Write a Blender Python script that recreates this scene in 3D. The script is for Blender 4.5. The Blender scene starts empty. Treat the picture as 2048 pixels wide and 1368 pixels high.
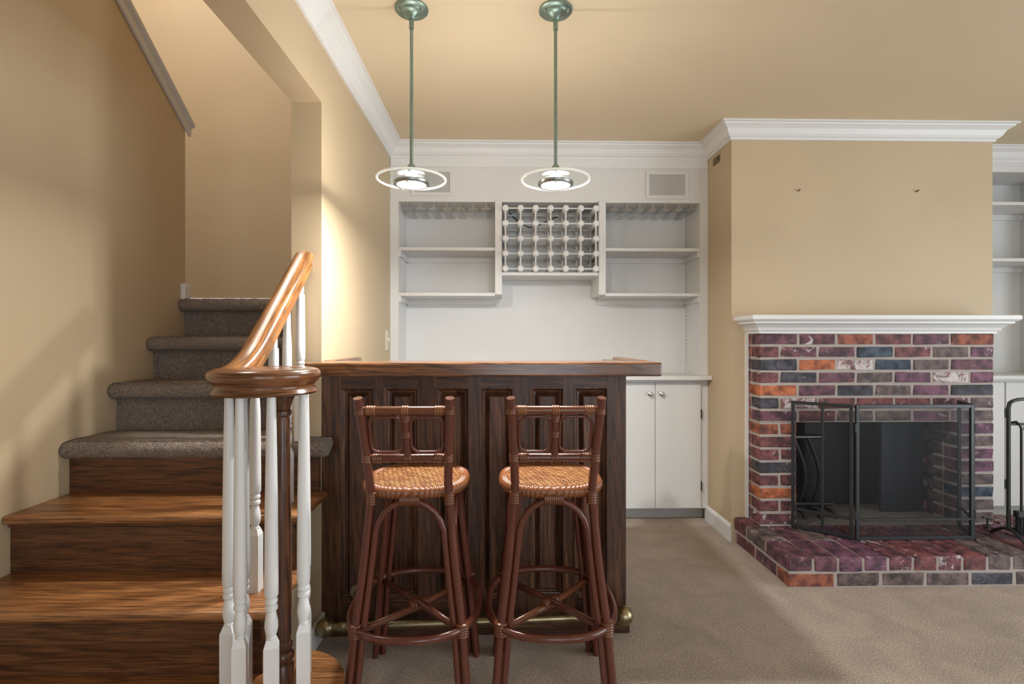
import bpy, bmesh, math, random
from mathutils import Vector, Matrix
random.seed(7)
S = bpy.context.scene
C = S.collection
PI = math.pi

# ------------------------------------------------------------------ camera
H = 1.10
cd = bpy.data.cameras.new('camera'); cam = bpy.data.objects.new('camera', cd); C.objects.link(cam)
cd.sensor_width = 36; cd.lens = 18; cd.clip_start = 0.02
cam.location = (0, 0, H); cam.rotation_euler = (PI/2, 0, -math.radians(1.23))
S.camera = cam
S.view_settings.view_transform = 'Standard'; S.view_settings.look = 'None'
S.view_settings.gamma = 1; S.view_settings.use_curve_mapping = False
S.view_settings.exposure = -0.14

# ------------------------------------------------------------------ world and lights
w = bpy.data.worlds.new('World'); S.world = w; w.use_nodes = True
w.node_tree.nodes['Background'].inputs[0].default_value = (.80, .90, 1.0, 1)
w.node_tree.nodes['Background'].inputs[1].default_value = 1.0

def area(name, loc, rot, sx, sy, power, col):
    l = bpy.data.lights.new(name, 'AREA'); l.shape = 'RECTANGLE'; l.size = sx; l.size_y = sy
    l.energy = power; l.color = col
    o = bpy.data.objects.new(name, l); C.objects.link(o); o.location = loc; o.rotation_euler = rot
    return o
# room light from unseen glazed openings added behind and right of the camera
ADDED_DAY = (.83, .92, 1.0)
area('added_daylight_a', (0.55, -3.93, 1.07), (PI/2, 0, 0), 1.5, 1.95, 36, ADDED_DAY)
area('added_daylight_b', (2.95, -3.93, 1.07), (PI/2, 0, 0), 1.5, 1.95, 36, ADDED_DAY)
area('added_daylight_c', (4.24, .30, 1.07), (PI/2, 0, PI/2), 2.7, 1.95, 84, ADDED_DAY)
# upstairs hall light falling down the stairwell
area('upstairs_hall_light', (-2.05, 2.3, 4.52), (0, 0, 0), .7, 1.2, 52, (1, .97, .93))

# ------------------------------------------------------------------ helpers
def newbm(): return bmesh.new()
WL = {}
def wl(o): return WL.get(o.name, Vector((0, 0, 0)))

def mk(name, bm, mat, parent=None, smooth=False, auto=None, local=False):
    """link bm as one mesh object; bm is in world coordinates unless local"""
    me = bpy.data.meshes.new(name)
    if parent is not None and not local:
        off = wl(parent)
        for v in bm.verts: v.co -= off
    bmesh.ops.recalc_face_normals(bm, faces=bm.faces)
    if smooth:
        for f in bm.faces: f.smooth = True
        if auto is not None:
            for e in bm.edges:
                if len(e.link_faces) == 2 and e.calc_face_angle(0) > auto: e.smooth = False
    bm.to_mesh(me); bm.free()
    if mat is not None: me.materials.append(mat)
    o = bpy.data.objects.new(name, me); C.objects.link(o)
    if parent is not None:
        o.parent = parent; WL[o.name] = wl(parent)
    return o

def inst(name, me, mat, parent, loc, rot=(0, 0, 0), scale=(1, 1, 1)):
    o = bpy.data.objects.new(name, me); C.objects.link(o)
    o.parent = parent; o.location = Vector(loc) - wl(parent); o.rotation_euler = rot; o.scale = scale
    if mat is not None and me.materials and me.materials[0] is not mat:
        o.material_slots[0].link = 'OBJECT'; o.material_slots[0].material = mat
    return o

def thing(name, label, cat, loc=(0, 0, 0), group=None):
    o = bpy.data.objects.new(name, None); C.objects.link(o); o.empty_display_size = .05
    o.location = loc; WL[o.name] = Vector(loc)
    o['label'] = label; o['category'] = cat
    if group: o['group'] = group
    return o
def tag(o, label, cat, group=None):
    o['label'] = label; o['category'] = cat
    if group: o['group'] = group
    return o
def struct(name, bm, mat, smooth=False, auto=None):
    o = mk(name, bm, mat, None, smooth, auto); o['kind'] = 'structure'; return o
def copy_tree(o, parent=None):
    c = o.copy(); C.objects.link(c)
    if parent is not None: c.parent = parent
    for ch in list(o.children): copy_tree(ch, c)
    return c

def box(bm, x0, x1, y0, y1, z0, z1, bev=0, seg=1):
    vs = [bm.verts.new((x, y, z)) for x in (x0, x1) for y in (y0, y1) for z in (z0, z1)]
    idx = [(0, 1, 3, 2), (4, 6, 7, 5), (0, 4, 5, 1), (2, 3, 7, 6), (0, 2, 6, 4), (1, 5, 7, 3)]
    fs = [bm.faces.new([vs[i] for i in f]) for f in idx]
    if bev:
        es = list({e for f in fs for e in f.edges})
        bmesh.ops.bevel(bm, geom=es, offset=bev, segments=seg, affect='EDGES', profile=.5)
    return bm
def B(*a, **k): return box(newbm(), *a, **k)

def prism(bm, poly, axis, a0, a1):
    """poly in the two other axes (in xyz order), extruded along axis from a0 to a1"""
    def P(p, a):
        if axis == 'x': return (a, p[0], p[1])
        if axis == 'y': return (p[0], a, p[1])
        return (p[0], p[1], a)
    v0 = [bm.verts.new(P(p, a0)) for p in poly]; v1 = [bm.verts.new(P(p, a1)) for p in poly]
    n = len(poly)
    bm.faces.new(v0); bm.faces.new(v1[::-1])
    for i in range(n): bm.faces.new((v0[i], v1[i], v1[(i+1) % n], v0[(i+1) % n]))
    return bm

def sweep(bm, path, prof):
    """closed profile (offset to the right of travel, z) along an xy path with mitred corners"""
    n = len(path); rings = []
    for i, p in enumerate(path):
        p = Vector(p)
        d0 = (p - Vector(path[i-1])).normalized() if i else None
        d1 = (Vector(path[i+1]) - p).normalized() if i < n-1 else None
        if d0 is None: d0 = d1
        if d1 is None: d1 = d0
        n0 = Vector((d0.y, -d0.x)); n1 = Vector((d1.y, -d1.x))
        m = (n0 + n1); m = m / (1 + n0.dot(n1))
        rings.append([bm.verts.new((p.x + m.x*o, p.y + m.y*o, z)) for o, z in prof])
    k = len(prof)
    for a, b in zip(rings, rings[1:]):
        for i in range(k): bm.faces.new((a[i], a[(i+1) % k], b[(i+1) % k], b[i]))
    bm.faces.new(rings[0]); bm.faces.new(rings[-1][::-1])
    return bm

def tube(bm, pts, rad, n=10, closed=False, squash=None):
    pts = [Vector(p) for p in pts]; m = len(pts)
    if not hasattr(rad, '__len__'): rad = [rad]*m
    tans = []
    for i in range(m):
        if closed: t = pts[(i+1) % m] - pts[i-1]
        else: t = pts[min(i+1, m-1)] - pts[max(i-1, 0)]
        tans.append(t.normalized())
    t0 = tans[0]; u = t0.orthogonal().normalized(); rings = []
    for i in range(m):
        t = tans[i]; u = (u - t*u.dot(t)).normalized(); v = t.cross(u)
        rings.append([bm.verts.new(pts[i] + (u*math.cos(2*PI*k/n) + v*math.sin(2*PI*k/n))*rad[i]) for k in range(n)])
    rng = range(m) if closed else range(m-1)
    for i in rng:
        a, b = rings[i], rings[(i+1) % m]
        off = 0
        if closed and i == m-1:
            off = min(range(n), key=lambda s: (b[s].co - a[0].co).length)
        for k in range(n): bm.faces.new((a[k], a[(k+1) % n], b[(k+1+off) % n], b[(k+off) % n]))
    if not closed:
        bm.faces.new(rings[0][::-1]); bm.faces.new(rings[-1])
    return bm

def lathe(bm, prof, c=(0, 0, 0), n=24):
    """profile (r, z) revolved about the vertical through c"""
    rings = []
    for r, z in prof:
        if r < 1e-6: rings.append([bm.verts.new((c[0], c[1], c[2]+z))])
        else: rings.append([bm.verts.new((c[0]+r*math.cos(2*PI*k/n), c[1]+r*math.sin(2*PI*k/n), c[2]+z)) for k in range(n)])
    for a, b in zip(rings, rings[1:]):
        if len(a) == 1 and len(b) == 1: continue
        for k in range(n):
            if len(a) == 1: bm.faces.new((a[0], b[(k+1) % n], b[k]))
            elif len(b) == 1: bm.faces.new((a[k], a[(k+1) % n], b[0]))
            else: bm.faces.new((a[k], a[(k+1) % n], b[(k+1) % n], b[k]))
    for r_, rev in ((rings[0], True), (rings[-1], False)):
        if len(r_) > 1: bm.faces.new(r_[::-1] if rev else r_)
    return bm

def ridged(bm, p0, p1, r, turns, n=12, amp=.14):
    """cane binding: a short sleeve whose surface shows its windings"""
    p0 = Vector(p0); p1 = Vector(p1); m = turns*4+1
    pts = [p0.lerp(p1, i/(m-1)) for i in range(m)]
    return tube(bm, pts, [r*(1-amp+amp*abs(math.sin(PI*turns*i/(m-1)))) for i in range(m)], n)

def arc(n, f): return [f(i/(n-1)) for i in range(n)]

# ------------------------------------------------------------------ materials
def nodes(name):
    m = bpy.data.materials.new(name); m.use_nodes = True
    nt = m.node_tree; b = nt.nodes['Principled BSDF']
    return m, nt, b
def N(nt, t, **k):
    n = nt.nodes.new(t)
    for a, v in k.items():
        if a in n.inputs.keys(): n.inputs[a].default_value = v
        else: setattr(n, a, v)
    return n
def coords(nt, scale, rnd=True):
    tc = N(nt, 'ShaderNodeTexCoord'); mp = N(nt, 'ShaderNodeMapping'); mp.inputs['Scale'].default_value = scale
    nt.links.new(tc.outputs['Object'], mp.inputs['Vector'])
    if rnd:
        oi = N(nt, 'ShaderNodeObjectInfo'); ml = N(nt, 'ShaderNodeMath', operation='MULTIPLY'); ml.inputs[1].default_value = 37
        nt.links.new(oi.outputs['Random'], ml.inputs[0]); nt.links.new(ml.outputs[0], mp.inputs['Location'])
    return mp.outputs[0]
def ramp(nt, src, stops):
    r = N(nt, 'ShaderNodeValToRGB'); e = r.color_ramp.elements
    while len(e) < len(stops): e.new(.5)
    for i, (p, c) in enumerate(stops): e[i].position = p; e[i].color = (*c, 1) if len(c) == 3 else c
    nt.links.new(src, r.inputs[0]); return r.outputs[0]
def bump(nt, b, src, strength, dist):
    n = N(nt, 'ShaderNodeBump'); n.inputs['Strength'].default_value = strength; n.inputs['Distance'].default_value = dist
    nt.links.new(src, n.inputs['Height']); nt.links.new(n.outputs[0], b.inputs['Normal'])
def mix(nt, fac, a, b, blend='MIX'):
    n = N(nt, 'ShaderNodeMix'); n.data_type = 'RGBA'; n.blend_type = blend
    if isinstance(fac, (int, float)): n.inputs[0].default_value = fac
    else: nt.links.new(fac, n.inputs[0])
    for s, i in ((a, 6), (b, 7)):
        if isinstance(s, tuple): n.inputs[i].default_value = (*s, 1)
        else: nt.links.new(s, n.inputs[i])
    return n.outputs[2]

def paint(name, col, rough=.6, var=.06, bs=.08, scale=180):
    m, nt, b = nodes(name); co = coords(nt, (1, 1, 1), False)
    n1 = N(nt, 'ShaderNodeTexNoise', Scale=2.2, Detail=4.0); nt.links.new(co, n1.inputs['Vector'])
    c = ramp(nt, n1.outputs['Fac'], [(.3, tuple(x*(1-var) for x in col)), (.7, tuple(min(1, x*(1+var*.5)) for x in col))])
    nt.links.new(c, b.inputs['Base Color']); b.inputs['Roughness'].default_value = rough
    n2 = N(nt, 'ShaderNodeTexNoise', Scale=scale, Detail=2.0); nt.links.new(co, n2.inputs['Vector'])
    bump(nt, b, n2.outputs['Fac'], bs, .002)
    return m
def wood(name, dark, mid, light, axis, rough=.35, coat=.3, gs=1.0, con=.75):
    m, nt, b = nodes(name)
    sc = [26*gs]*3
    for ch in axis: sc['xyz'.index(ch)] = 1.6*gs
    co = coords(nt, tuple(sc))
    n1 = N(nt, 'ShaderNodeTexNoise', Scale=1.0, Detail=5.0, Distortion=1.2); n1.inputs['Roughness'].default_value = .6
    nt.links.new(co, n1.inputs['Vector'])
    sc2 = [230*gs]*3
    for ch in axis: sc2['xyz'.index(ch)] = 9*gs
    n2 = N(nt, 'ShaderNodeTexNoise', Scale=1.0, Detail=2.0); nt.links.new(coords(nt, tuple(sc2)), n2.inputs['Vector'])
    sc3 = [9*gs]*3
    for ch in axis: sc3['xyz'.index(ch)] = .9*gs
    wv = N(nt, 'ShaderNodeTexWave', Scale=2.2, Distortion=9.0, Detail=2.0); wv.bands_direction = 'DIAGONAL'
    nt.links.new(coords(nt, tuple(sc3)), wv.inputs['Vector'])
    c1 = ramp(nt, n1.outputs['Fac'], [(.30, dark), (.5, mid), (.72, light)])
    c2 = ramp(nt, n2.outputs['Fac'], [(.40, (.22, .20, .18)), (.53, (1, 1, 1))])
    c3 = ramp(nt, wv.outputs['Fac'], [(.0, (.42, .38, .35)), (.30, (1, 1, 1))])
    c = mix(nt, .70, c1, c2, 'MULTIPLY'); c = mix(nt, con, c, c3, 'MULTIPLY')
    nt.links.new(c, b.inputs['Base Color']); b.inputs['Roughness'].default_value = rough
    b.inputs['Coat Weight'].default_value = coat; b.inputs['Coat Roughness'].default_value = .18
    bump(nt, b, n2.outputs['Fac'], .12, .001)
    return m
def carpet(name, a, c_, scale=1.0):
    m, nt, b = nodes(name); co = coords(nt, (1, 1, 1), False)
    n1 = N(nt, 'ShaderNodeTexNoise', Scale=175*scale, Detail=4.0); n1.inputs['Roughness'].default_value = .7; nt.links.new(co, n1.inputs['Vector'])
    n2 = N(nt, 'ShaderNodeTexNoise', Scale=7.0, Detail=4.0, Distortion=.6); nt.links.new(co, n2.inputs['Vector'])
    c1 = ramp(nt, n1.outputs['Fac'], [(.34, a), (.64, c_)])
    c2 = ramp(nt, n2.outputs['Fac'], [(.3, (.80, .80, .80)), (.65, (1, 1, 1))])
    nt.links.new(mix(nt, 1.0, c1, c2, 'MULTIPLY'), b.inputs['Base Color'])
    b.inputs['Roughness'].default_value = .95; b.inputs['Specular IOR Level'].default_value = .1
    b.inputs['Sheen Weight'].default_value = .25
    bump(nt, b, n1.outputs['Fac'], 1.0, .014)
    return m
def metal(name, col, rough=.3, var=.0):
    m, nt, b = nodes(name)
    b.inputs['Metallic'].default_value = 1; b.inputs['Roughness'].default_value = rough
    n1 = N(nt, 'ShaderNodeTexNoise', Scale=35.0, Detail=4.0); nt.links.new(coords(nt, (1, 1, 1)), n1.inputs['Vector'])
    nt.links.new(ramp(nt, n1.outputs['Fac'], [(.3, tuple(x*(1-var) for x in col)), (.7, col)]), b.inputs['Base Color'])
    return m
def plain(name, col, rough=.5, spec=.5):
    m, nt, b = nodes(name); b.inputs['Roughness'].default_value = rough; b.inputs['Specular IOR Level'].default_value = spec
    n1 = N(nt, 'ShaderNodeTexNoise', Scale=40.0, Detail=3.0); nt.links.new(coords(nt, (1, 1, 1)), n1.inputs['Vector'])
    nt.links.new(ramp(nt, n1.outputs['Fac'], [(.3, tuple(x*.88 for x in col)), (.7, col)]), b.inputs['Base Color'])
    return m
def brickmat(name, col, col2, chalk, cut):
    m, nt, b = nodes(name)
    n1 = N(nt, 'ShaderNodeTexNoise', Scale=22.0, Detail=6.0); nt.links.new(coords(nt, (1, 1, 1)), n1.inputs['Vector'])
    n2 = N(nt, 'ShaderNodeTexNoise', Scale=16.0, Detail=8.0, Distortion=.8); n2.inputs['Roughness'].default_value = .72
    nt.links.new(coords(nt, (1, 1, 1.3)), n2.inputs['Vector'])
    c = ramp(nt, n1.outputs['Fac'], [(.34, tuple(x*.6 for x in col2)), (.45, col2), (.56, col), (.72, tuple(min(1, x*1.35+.01) for x in col))])
    k = ramp(nt, n2.outputs['Fac'], [(cut, (0, 0, 0)), (min(1, cut+.10), (1, 1, 1))])
    nt.links.new(mix(nt, k, c, chalk), b.inputs['Base Color']); b.inputs['Roughness'].default_value = .62
    n3 = N(nt, 'ShaderNodeTexNoise', Scale=120.0, Detail=5.0); nt.links.new(coords(nt, (1, 1, 1)), n3.inputs['Vector'])
    bump(nt, b, n3.outputs['Fac'], .8, .006)
    return m

M = {}
TAN = (.55, .43, .278)
M['wall'] = paint('tan_wall_paint', TAN, .55, .05)
M['ceiling'] = paint('tan_ceiling_paint', (.72, .60, .42), .75, .03)
M['white'] = paint('white_trim_paint', (.76, .76, .755), .4, .03, .03)
M['cab'] = paint('white_cabinet_paint', (.70, .695, .685), .42, .04, .03)
M['cab_grey'] = paint('pale_grey_speaker_cloth', (.46, .455, .445), .8, .03, .2, 900)
M['cap'] = paint('grey_cap_paint', (.66, .65, .64), .4, .05)
M['bal'] = paint('white_baluster_paint', (.76, .76, .76), .32, .05, .03)
M['carpet'] = carpet('beige_floor_carpet', (.36, .262, .204), (1.0, .82, .675))
M['stair_carpet'] = carpet('brown_stair_carpet', (.12, .085, .068), (.52, .40, .325))
M['tread'] = wood('oak_tread', (.20, .078, .025), (.34, .145, .050), (.44, .205, .076), 'x', .34, .3, 1.0, .30)
M['riser'] = wood('oak_riser_stained', (.065, .023, .009), (.135, .052, .020), (.20, .085, .034), 'x', .42, .15, 1.0, .45)
M['rail'] = wood('varnished_oak_rail', (.20, .074, .018), (.36, .148, .040), (.46, .20, .058), 'yz', .30, .35, 1.0, .30)
M['volute'] = wood('varnished_dark_oak', (.12, .042, .016), (.20, .076, .028), (.25, .10, .038), 'xy', .24, .45, 1.0, .35)
M['newel'] = wood('dark_oak_newel', (.06, .021, .010), (.12, .046, .021), (.18, .075, .036), 'z', .3, .4)
M['bar_v'] = wood('dark_oak_vertical', (.036, .013, .006), (.105, .040, .018), (.200, .088, .042), 'z', .42, .12)
M['bar_h'] = wood('dark_oak_horizontal', (.036, .013, .006), (.105, .040, .018), (.200, .088, .042), 'x', .42, .12)
M['bar_top'] = wood('oak_bar_top', (.11, .042, .015), (.20, .082, .031), (.29, .13, .054), 'x', .28, .5)
M['bar_top_y'] = wood('oak_bar_rail', (.11, .042, .015), (.20, .082, .031), (.29, .13, .054), 'y', .28, .5)
M['rattan'] = plain('red_brown_rattan', (.115, .032, .020), .22, .6)
M['rattan_light'] = plain('amber_rattan', (.155, .050, .022), .22, .6)
M['cane'] = plain('cane_binding', (.25, .095, .036), .35, .5)
M['rim'] = plain('red_amber_cane_rim', (.23, .080, .030), .3, .6)
M['brass'] = metal('aged_brass', (.44, .37, .22), .32, .35)
M['knob'] = metal('brushed_nickel', (.62, .61, .59), .3, .1)
M['pend'] = metal('sage_green_metal', (.28, .38, .335), .42, .15)
M['ring'] = metal('steel_lamp_ring', (.30, .30, .29), .35, .1)
M['black'] = plain('black_iron', (.022, .022, .024), .42, .5)
M['screen_frame'] = plain('charcoal_screen_frame', (.024, .027, .032), .38, .5)
M['soot'] = plain('sooty_firebrick', (.018, .017, .016), .85, .2)
M['ash'] = plain('grey_ash', (.24, .22, .20), .95, .1)
M['fireback'] = plain('blue_black_fireback', (.016, .021, .030), .5, .4)
M['mortar'] = plain('pale_mortar', (.43, .38, .35), .9, .2)
M['ivory'] = plain('ivory_plastic', (.68, .62, .48), .4, .5)
M['vent'] = plain('brown_metal_plate', (.16, .11, .055), .5, .4)
M['dark'] = plain('dark_gap', (.02, .02, .02), .9, .1)
M['plastic'] = plain('white_plastic', (.7, .7, .68), .4, .5)
# woven seat
m, nt, b = nodes('woven_cane_seat')
co = coords(nt, (1, 1, 1), False)
mp = N(nt, 'ShaderNodeMapping'); mp.inputs['Rotation'].default_value = (0, 0, PI/4); nt.links.new(co, mp.inputs['Vector'])
bt = N(nt, 'ShaderNodeTexBrick', Scale=26.0); bt.inputs['Color1'].default_value = (.60, .29, .10, 1); bt.inputs['Color2'].default_value = (.24, .080, .026, 1)
bt.inputs['Mortar'].default_value = (.05, .016, .007, 1); bt.inputs['Mortar Size'].default_value = .055; bt.inputs['Bias'].default_value = -.1
bt.inputs['Brick Width'].default_value = .75; bt.inputs['Row Height'].default_value = .22
nt.links.new(mp.outputs[0], bt.inputs['Vector']); nt.links.new(bt.outputs['Color'], b.inputs['Base Color'])
b.inputs['Roughness'].default_value = .4; bump(nt, b, bt.outputs['Fac'], -.8, .003)
M['weave'] = m
# clear glass, clear acrylic
def thin_clear(name, tint, rough, base):
    m, nt, b = nodes(name); nt.nodes.remove(b)
    tr = N(nt, 'ShaderNodeBsdfTransparent'); tr.inputs['Color'].default_value = (*tint, 1)
    gl = N(nt, 'ShaderNodeBsdfGlossy'); gl.inputs['Roughness'].default_value = rough
    mx = N(nt, 'ShaderNodeMixShader'); mx.inputs[0].default_value = base
    nt.links.new(tr.outputs[0], mx.inputs[1]); nt.links.new(gl.outputs[0], mx.inputs[2])
    nt.links.new(mx.outputs[0], nt.nodes['Material Output'].inputs['Surface'])
    return m
M['glass'] = thin_clear('clear_glass', (.97, .99, .98), .03, .06)
M['acrylic'] = thin_clear('clear_acrylic', (.95, .955, .95), .10, .22)
m, nt, b = nodes('frosted_glass_edge'); nt.nodes.remove(b)
d1 = N(nt, 'ShaderNodeBsdfDiffuse'); d1.inputs['Color'].default_value = (.95, .97, .96, 1)
d2 = N(nt, 'ShaderNodeBsdfTranslucent'); d2.inputs['Color'].default_value = (.95, .97, .96, 1)
mx = N(nt, 'ShaderNodeMixShader'); nt.links.new(d1.outputs[0], mx.inputs[1]); nt.links.new(d2.outputs[0], mx.inputs[2])
nt.links.new(mx.outputs[0], nt.nodes['Material Output'].inputs['Surface']); M['glass_edge'] = m
# fire screen mesh: woven wire, about half open
m, nt, b = nodes('black_wire_mesh'); b.inputs['Base Color'].default_value = (.010, .011, .013, 1); b.inputs['Roughness'].default_value = .5
tr = N(nt, 'ShaderNodeBsdfTransparent'); mx = N(nt, 'ShaderNodeMixShader'); mx.inputs[0].default_value = .30
out = nt.nodes['Material Output']
nt.links.new(tr.outputs[0], mx.inputs[1]); nt.links.new(b.outputs[0], mx.inputs[2]); nt.links.new(mx.outputs[0], out.inputs['Surface'])
M['mesh'] = m
def emis(name, col, s):
    m, nt, b = nodes(name); b.inputs['Emission Color'].default_value = (*col, 1); b.inputs['Emission Strength'].default_value = s
    b.inputs['Base Color'].default_value = (.9, .9, .9, 1); return m
M['lens'] = emis('lit_lamp_lens', (1, .98, .94), 30)
M['bulb'] = emis('lit_bulb', (1, .98, .94), 620)
# bricks
CH = (.50, .42, .42)
BR = {
 'plum':  brickmat('plum_brick', (.150, .058, .080), (.080, .034, .050), CH, .595),
 'wine':  brickmat('wine_red_brick', (.190, .060, .062), (.105, .034, .040), CH, .60),
 'mauve': brickmat('mauve_brick', (.175, .068, .112), (.100, .042, .072), CH, .595),
 'brown': brickmat('grey_brown_brick', (.150, .104, .098), (.085, .060, .060), CH, .595),
 'rust':  brickmat('rust_brick', (.30, .088, .045), (.16, .046, .032), CH, .615),
 'orange': brickmat('orange_brick', (.46, .135, .050), (.30, .080, .032), CH, .65),
 'navy':  brickmat('navy_brick', (.050, .070, .105), (.024, .034, .056), CH, .65),
 'char':  brickmat('charcoal_brick', (.066, .062, .078), (.034, .032, .042), CH, .615),
 'chalk': brickmat('whitewashed_brick', (.24, .11, .10), (.15, .065, .065), (.62, .56, .57), .44),
 'chalkwine': brickmat('lime_streaked_brick', (.18, .060, .072), (.10, .036, .048), (.62, .56, .57), .545),
}
COMMON = ['plum', 'plum', 'plum', 'wine', 'wine', 'mauve', 'mauve', 'brown', 'chalkwine', 'char']

# ------------------------------------------------------------------ the setting
XL = -1.57        # stair side wall
XP = -.673        # right face of the partition beside the bar
XPL = -.785       # left face of the partition
YE = 1.935        # end of the partition
YB = 3.45         # rear face of stairwell
ZC = 2.30         # ceiling
XR = 4.30
YF = -4.0
XC0, XC1, YC = 1.272, 2.743, 2.80   # chimney breast
YCAB = 3.12       # face of the fitted cabinets
RUN, RISE, Z0 = .224, .19, .17
YR = [1.448 + RUN*i for i in range(6)]    # risers 1..6
def TZ(i): return Z0 + RISE*i

struct('floor', box(newbm(), -2.8, XR+.1, YF-.1, 3.6, -.1, 0), M['carpet'])
bm = newbm(); box(bm, XPL, XR+.1, YF-.1, 3.6, ZC, ZC+.12); box(bm, -2.8, XPL, YF-.1, 1.0, ZC, ZC+.12)
struct('ceiling', bm, M['ceiling'])
# partition: end post wall, and header running toward the room over the open stair side
bm = newbm()
prism(bm, [(YE, 0), (3.6, 0), (3.6, 4.62), (.88, 4.62), (.88, 2.0), (YE, 2.0)], 'x', XPL, XP)
struct('wall_center', bm, M['wall'])
struct('wall_back', B(-2.8, XR+.1, YB, 3.6, 0, 4.62), M['wall'])
# stair side wall: its top slopes up toward the viewer along the upper flight
ztop = lambda y: 2.195 + .74*(2.58-y)
bm = prism(newbm(), [(YF, 0), (2.58, 0), (2.58, ztop(2.58)), (1.0, ztop(1.0)), (1.0, 2.35), (YF, 2.35)], 'x', XL-.11, XL)
struct('wall_left', bm, M['wall'])
struct('wall_stairwell', B(-2.8, -2.7, .9, 3.6, 0, 4.62), M['wall'])
struct('wall_upper', B(-2.8, XPL, .88, 1.0, ZC+.02, 4.62), M['wall'])
struct('ceiling_stairwell', B(-2.8, XP, .88, 3.6, 4.62, 4.7), M['ceiling'])
# walls behind the camera and to its right, with unseen windows added for light
def wall_with_added_windows(name, axis, a0, a1, c0, c1, wins):
    bm = newbm(); z0, z1 = .06, 2.10
    def bb(p, q, za, zb):
        if axis == 'x': box(bm, p, q, c0, c1, za, zb)
        else: box(bm, c0, c1, p, q, za, zb)
    bb(a0, a1, 0, z0); bb(a0, a1, z1, ZC+.05); cur = a0
    for p, q in wins: bb(cur, p, z0, z1); cur = q
    bb(cur, a1, z0, z1)
    return struct(name, bm, M['wall'])
wall_with_added_windows('wall_rear', 'x', -1.7, XR+.1, YF-.1, YF, [(-.25, 1.35), (2.15, 3.75)])
wall_with_added_windows('wall_right', 'y', YF-.1, 3.6, XR, XR+.1, [(-1.1, 1.7)])
def added_window(name, axis, p, q, c):  # unseen glazed opening, added to bring light into the room
    bm = newbm(); z0, z1 = .06, 2.10; t = .05
    def bb(bm, a, b, za, zb, ca, cb):
        if axis == 'x': box(bm, a, b, ca, cb, za, zb)
        else: box(bm, ca, cb, a, b, za, zb)
    bb(bm, p, p+t, z0, z1, c-.03, c+.03); bb(bm, q-t, q, z0, z1, c-.03, c+.03)
    bb(bm, p, q, z0, z0+t, c-.03, c+.03); bb(bm, p, q, z1-t, z1, c-.03, c+.03)
    bb(bm, (p+q)/2-.02, (p+q)/2+.02, z0, z1, c-.025, c+.025)
    f = struct(name, bm, M['white'])
    g = newbm(); bb(g, p+t, q-t, z0+t, z1-t, c-.004, c+.004); mk('pane', g, M['glass'], f)
added_window('added_window_1', 'x', -.25, 1.35, YF-.06); added_window('added_window_2', 'x', 2.15, 3.75, YF-.06); added_window('added_window_3', 'y', -1.1, 1.7, XR+.06)
# chimney breast, hollow behind the fireplace opening
bm = newbm()
box(bm, XC0, XC1, YC, YB, .80, ZC); box(bm, XC0, 1.44, YC, YB, 0, .80); box(bm, 2.55, XC1, YC, YB, 0, .80)
wc = struct('wall_chimney', bm, M['wall'])
for x in (1.645, 2.31):
    mk('nail', tube(newbm(), [(x, 2.80, 1.936), (x, 2.782, 1.940)], .004, 6), M['vent'], wc)
# crown moulding round the room, mitred at every corner
CR = [(-.004, -.085), (.010, -.085), (.012, -.074), (.020, -.070), (.030, -.058), (.042, -.034), (.058, -.022), (.066, -.018), (.068, -.011), (.080, -.009), (.080, .004), (-.004, .004)]
bm = sweep(newbm(), [(XP, YF), (XP, YCAB), (XC0, YCAB), (XC0, YC), (XC1, YC), (XC1, YCAB), (XR, YCAB)], [(o, ZC+z) for o, z in CR])
struct('trim_1', bm, M['white'])
# sloping cap on the stair side wall
bm = newbm(); k = math.sqrt(1+.8*.8)
def capprof(y): # profile (x, height above wall top)
    z = ztop(y)
    return [(XL-.125, z-.004), (XL+.002, z-.004), (XL+.002, z-.046), (XL+.014, z-.046), (XL+.016, z-.030), (XL+.018, z-.006), (XL+.032, z-.002), (XL+.036, z+.010), (XL+.032, z+.018), (XL-.125, z+.018)]
ra = [bm.verts.new((x, 2.605, z)) for x, z in capprof(2.605)]; rb = [bm.verts.new((x, 1.0, z)) for x, z in capprof(1.0)]
for i in range(len(ra)): bm.faces.new((ra[i], ra[(i+1) % len(ra)], rb[(i+1) % len(ra)], rb[i]))
bm.faces.new(ra); bm.faces.new(rb[::-1])
struct('trim_2', bm, M['cap'])
# baseboards
BB = [(0, 0), (.014, 0), (.014, .078), (.010, .088), (.004, .094), (0, .094)]
struct('baseboard_chimney', sweep(newbm(), [(XC0, YCAB+.02), (XC0, YC-.0)], [(o-.001, z) for o, z in BB]), M['white'])
zl = TZ(6)
bm = newbm(); sweep(bm, [(-2.7, YB), (XPL, YB)], [(o-.001, zl+z) for o, z in [(0, -.01), (.014, -.01), (.014, .072), (.006, .082), (0, .082)]])
struct('baseboard_landing', bm, M['white'])
bm = newbm(); box(bm, XL-.115, XL+.018, 2.545, 2.60, zl-.004, zl+.078, .006)
struct('baseboard_corner', bm, M['white'])
struct('baseboard_stair', B(XP-.001, XP+.014, 1.52, YE-.001, 0, .09, .003), M['white'])

# small things on the walls
t = thing('light_switch', 'ivory light switch on tan wall beside the white shelving', 'switch', (XP, 3.03, 1.11))
mk('plate', B(XP-.002, XP+.006, 2.992, 3.062, 1.05, 1.168, .003), M['ivory'], t)
mk('toggle', B(XP+.004, XP+.018, 3.022, 3.032, 1.105, 1.125, .002), M['ivory'], t)
t = thing('wall_plate', 'small brown metal plate high on the chimney side below crown moulding', 'plate', (XC0, 3.0, 2.19))
mk('plate', B(XC0-.006, XC0+.002, 2.945, 3.035, 2.150, 2.192, .002), M['vent'], t)
mk('screw', B(XC0-.010, XC0-.004, 2.955, 2.963, 2.166, 2.174), M['dark'], t)

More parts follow.
